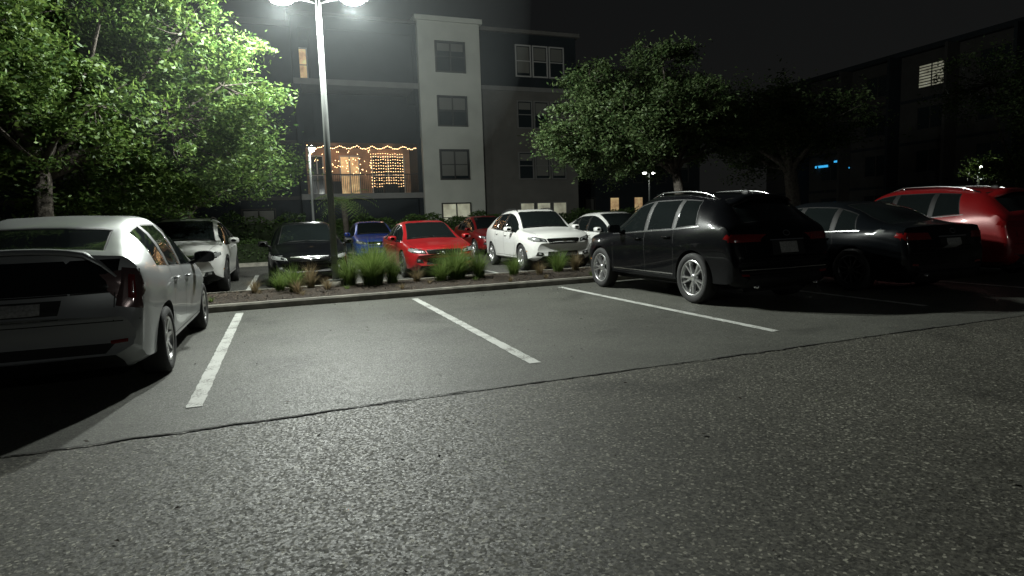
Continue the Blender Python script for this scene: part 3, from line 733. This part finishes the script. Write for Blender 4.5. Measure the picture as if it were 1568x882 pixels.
# thin scattering volume added around the lamp heads to imitate lens glare
hz=bpy.data.materials.new('lamp_glare_haze'); hz.use_nodes=True; nt=hz.node_tree; nt.nodes.clear()
out=nt.nodes.new('ShaderNodeOutputMaterial'); vs_=nt.nodes.new('ShaderNodeVolumeScatter'); vs_.inputs['Density'].default_value=.0022; vs_.inputs['Anisotropy'].default_value=.0; vs_.inputs['Color'].default_value=(.88,.97,1,1)
nt.links.new(vs_.outputs[0],out.inputs['Volume'])
a=Acc(); a.ell((.93,12.95,5.6),(4.2,4.2,4.2),hz,40,24); a.obj('lamp_glare_volume')

# ------------------------------------------------------------ apartment building
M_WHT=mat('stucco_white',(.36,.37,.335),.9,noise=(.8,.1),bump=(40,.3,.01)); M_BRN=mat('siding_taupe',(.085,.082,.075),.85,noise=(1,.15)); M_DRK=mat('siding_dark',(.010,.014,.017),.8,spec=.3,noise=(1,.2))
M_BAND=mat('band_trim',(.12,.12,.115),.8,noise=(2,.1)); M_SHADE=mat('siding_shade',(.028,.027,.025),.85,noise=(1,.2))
M_WF=mat('window_frame',(.26,.26,.25),.6); M_WG=mat('window_glass',(.015,.02,.022),.08,spec=.5); M_BL=mat('blinds',(.10,.10,.09),.7)
M_LIT=mat('lit_window',(.9,.5,.25),.6,emit=(1,.5,.25),es=.38,noise=(2,.5)); M_LITC=mat('lit_window_cool',(.8,.75,.55),.6,emit=(1,.9,.65),es=.16,noise=(1.5,.4))
M_BULB=mat('string_bulb',(1,.6,.3),.5,emit=(1,.6,.28),es=9)
BL=empty('apartment_building',(0,0,0)); FY=34.0
W=Acc()
def window(acc,x0,x1,z0,z1,y,fr=M_WF,gl=M_WG,n=2,blind=True):
    f=.07
    acc.box(x0,x1,y-.03,y-.003,z0,z1,gl)
    if blind: acc.box(x0+.05,x1-.05,y-.036,y-.031,z1-(z1-z0)*random.choice([.3,.45,.9]),z1-.05,M_BL if gl is M_WG else gl)
    acc.box(x0-f,x1+f,y-.09,y-.003,z1,z1+f,fr); acc.box(x0-f,x1+f,y-.11,y-.003,z0-f,z0,fr)
    acc.box(x0-f,x0,y-.085,y-.003,z0,z1,fr); acc.box(x1,x1+f,y-.085,y-.003,z0,z1,fr)
    for k in range(1,n):
        xx=x0+(x1-x0)*k/n; acc.box(xx-.035,xx+.035,y-.08,y-.031,z0,z1,fr)
    zz=z0+(z1-z0)*.5; acc.box(x0,x1,y-.07,y-.037,zz-.025,zz+.025,fr)
random.seed(21)
W.box(7.55,11.1,FY,50,0,12.45,M_WHT); W.box(7.4,11.25,FY-.15,50.2,12.45,12.7,M_WHT)
for z0,z1 in((9.8,11.35),(6.85,8.4),(3.88,5.45),(.9,2.45)): window(W,8.55,10.15,z0,z1,FY,fr=M_SHADE,gl=M_WG if z0>1 else M_LITC)
RY=FY+.5
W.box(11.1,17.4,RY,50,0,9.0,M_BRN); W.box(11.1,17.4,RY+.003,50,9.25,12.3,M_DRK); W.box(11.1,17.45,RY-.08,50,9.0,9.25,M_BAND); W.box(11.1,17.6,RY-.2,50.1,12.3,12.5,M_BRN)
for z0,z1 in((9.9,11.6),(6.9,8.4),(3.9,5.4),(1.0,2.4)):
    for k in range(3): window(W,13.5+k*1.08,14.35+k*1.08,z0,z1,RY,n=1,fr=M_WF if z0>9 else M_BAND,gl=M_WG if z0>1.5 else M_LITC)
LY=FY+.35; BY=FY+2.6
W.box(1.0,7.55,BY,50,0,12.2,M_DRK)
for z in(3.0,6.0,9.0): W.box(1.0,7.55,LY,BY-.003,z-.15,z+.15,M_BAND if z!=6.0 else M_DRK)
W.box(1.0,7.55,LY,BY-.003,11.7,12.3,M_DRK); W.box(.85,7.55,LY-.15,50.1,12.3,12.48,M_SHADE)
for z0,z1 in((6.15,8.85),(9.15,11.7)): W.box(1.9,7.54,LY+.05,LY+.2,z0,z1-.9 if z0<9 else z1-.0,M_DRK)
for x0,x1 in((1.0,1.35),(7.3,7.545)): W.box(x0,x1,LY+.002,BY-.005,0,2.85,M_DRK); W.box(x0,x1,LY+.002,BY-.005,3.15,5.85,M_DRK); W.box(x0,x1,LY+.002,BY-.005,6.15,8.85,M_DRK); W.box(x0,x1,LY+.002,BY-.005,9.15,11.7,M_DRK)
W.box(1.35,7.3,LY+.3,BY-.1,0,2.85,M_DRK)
window(W,1.4,1.8,9.5,11.2,BY,gl=M_LIT,n=1)
for k in range(60): x=1.4+k*.1; W.box(x-.01,x+.01,LY+.02,LY+.04,3.2,4.15,M_BLK)
W.box(1.35,7.3,LY+.01,LY+.05,4.15,4.2,M_BLK)
for x0,x1,mm in((1.7,2.3,M_WG),(3.3,4.3,M_LIT),(5.1,6.9,M_WG)): window(W,x0,x1,3.25,5.35,BY,gl=mm,n=2,blind=False)
W.obj('walls_and_windows',BL)
S=Acc(); random.seed(5)
for k in range(64):
    x=1.45+k*5.8/63; S.ell((x,LY+.1,5.74-.16*abs(math.sin(k*.34))-random.uniform(0,.05)),(.022,.022,.022),M_BULB,6,4)
for col in range(14):
    x=5.0+col*.14
    for k in range(12): S.ell((x,BY-.25,5.5-k*.17+random.uniform(-.03,.03)),(.018,.018,.018),M_BULB,5,3)
for k in range(60): S.ell((random.uniform(1.5,5),BY-.4,random.uniform(4.3,5.7)),(.022,.022,.022),M_BULB,5,3)
S.obj('string_lights',BL)
Pn=Acc(); Pn.box(1.36,7.29,BY-.02,BY-.006,3.16,5.84,mat('balcony_wall',(.26,.17,.11),.9,noise=(2,.3)))
Pn.box(2.6,3.2,BY-.9,BY-.3,3.2,3.9,M_SHADE); Pn.box(5.6,6.4,BY-1,BY-.4,3.2,3.7,M_SHADE); Pn.obj('balcony_wall',BL)
for xx,ee in((2.9,14),(5.9,11)):
    L=bpy.data.lights.new('balcony_light','POINT'); L.energy=ee; L.color=(1,.5,.26); L.shadow_soft_size=.1
    lo=bpy.data.objects.new('balcony_light',L); COL.objects.link(lo); lo.parent=BL; lo.location=(xx,BY-.9,5.45)
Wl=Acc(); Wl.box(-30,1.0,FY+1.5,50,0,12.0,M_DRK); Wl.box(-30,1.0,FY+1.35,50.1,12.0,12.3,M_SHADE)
for z in(3,6,9): Wl.box(-30,.99,FY+1.42,FY+1.497,z-.1,z+.1,M_SHADE)
for k in range(7):
    for z0 in(.9,3.9,6.9,9.8): window(Wl,-26+k*4,-24.4+k*4,z0,z0+1.5,FY+1.5,fr=M_SHADE)
Wl.obj('left_wing',BL)
Wr=Acc(); Wr.box(17.4,30,FY+5,50,0,11.5,M_DRK); Wr.box(17.3,30.1,FY+4.8,50.1,11.5,11.8,M_SHADE)
for k in range(6):
    for z0 in(.9,3.9,6.9): window(Wr,18.2+k*2,18.9+k*2,z0,z0+1.9,FY+5,fr=M_SHADE,n=1,gl=M_LIT if (k in(0,2,3) and z0==.9) else M_WG)  # glowing panes added at ground level in place of warm path lights
Wr.obj('right_wing',BL)
B2=empty('apartment_building',(43,0,0)); W=Acc()
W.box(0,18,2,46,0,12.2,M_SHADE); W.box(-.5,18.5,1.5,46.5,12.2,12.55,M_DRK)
for z in(3,6,9): W.box(-.06,-.003,2,46,z-.1,z+.1,M_DRK)
M_BLUE=mat('blue_light',(.05,.3,.6),.5,emit=(.05,.5,1),es=.9)
for k in range(10):
    y=5+k*4.1
    W.box(-1.2,-.003,y-.9,y-.7,0,12.2,M_DRK if k%2 else M_SHADE)
    for i,z0 in enumerate((.9,3.9,6.9,9.8)):
        gl=M_WG
        if (k,i)==(6,3): gl=M_LITC
        x=-.003
        W.box(-.05,x,y,y+1.8,z0,z0+1.5,gl); W.box(-.1,-.051,y+.87,y+.93,z0,z0+1.5,M_SHADE)
        if gl is M_LITC:
            for q in range(7): W.box(-.09,-.056,y+.02,y+1.78,z0+.12+q*.2,z0+.18+q*.2,M_SHADE)
        W.box(-.12,x,y-.07,y,z0-.07,z0+1.57,M_SHADE); W.box(-.12,x,y+1.8,y+1.87,z0-.07,z0+1.57,M_SHADE); W.box(-.12,x,y,y+1.8,z0+1.5,z0+1.57,M_SHADE); W.box(-.12,x,y,y+1.8,z0-.07,z0,M_SHADE)
W.box(-.2,-.06,39.0,40.2,5.0,5.18,M_BLUE); W.box(-.2,-.06,36.9,37.6,4.7,4.8,M_BLUE); W.box(-.2,-.06,38.0,38.3,5.3,5.45,M_BLUE)
W.obj('walls_and_windows',B2)

# ------------------------------------------------------------ sky / world
w=bpy.data.worlds.new('World'); scene.world=w; w.use_nodes=True; nt=w.node_tree; bg=nt.nodes['Background']
tc=nt.nodes.new('ShaderNodeTexCoord'); sp=nt.nodes.new('ShaderNodeSeparateXYZ'); nt.links.new(tc.outputs['Generated'],sp.inputs[0])
r=nt.nodes.new('ShaderNodeValToRGB'); r.color_ramp.elements[0].position=0; r.color_ramp.elements[0].color=(.0075,.0077,.0073,1); r.color_ramp.elements[1].position=.6; r.color_ramp.elements[1].color=(.0048,.0052,.0057,1)
nt.links.new(sp.outputs['Z'],r.inputs['Fac']); nt.links.new(r.outputs[0],bg.inputs['Color']); bg.inputs['Strength'].default_value=1.0

# ------------------------------------------------------------ camera
cam=bpy.data.cameras.new('camera'); co=bpy.data.objects.new('camera',cam); COL.objects.link(co); scene.camera=co
cam.lens=21.35; cam.sensor_width=36; cam.clip_end=1500; cam.clip_start=.05
yaw=R(20.3); p=R(6.18); th=R(1.92)
F=Vector((math.sin(yaw)*math.cos(p),math.cos(yaw)*math.cos(p),-math.sin(p))); R0=Vector((math.cos(yaw),-math.sin(yaw),0)); U0=R0.cross(F)
ex=R0*math.cos(th)-U0*math.sin(th); ey=R0*math.sin(th)+U0*math.cos(th); ez=-F
M=Matrix((ex,ey,ez)).transposed().to_4x4(); M.translation=Vector((0,0,1.3)); co.matrix_world=M
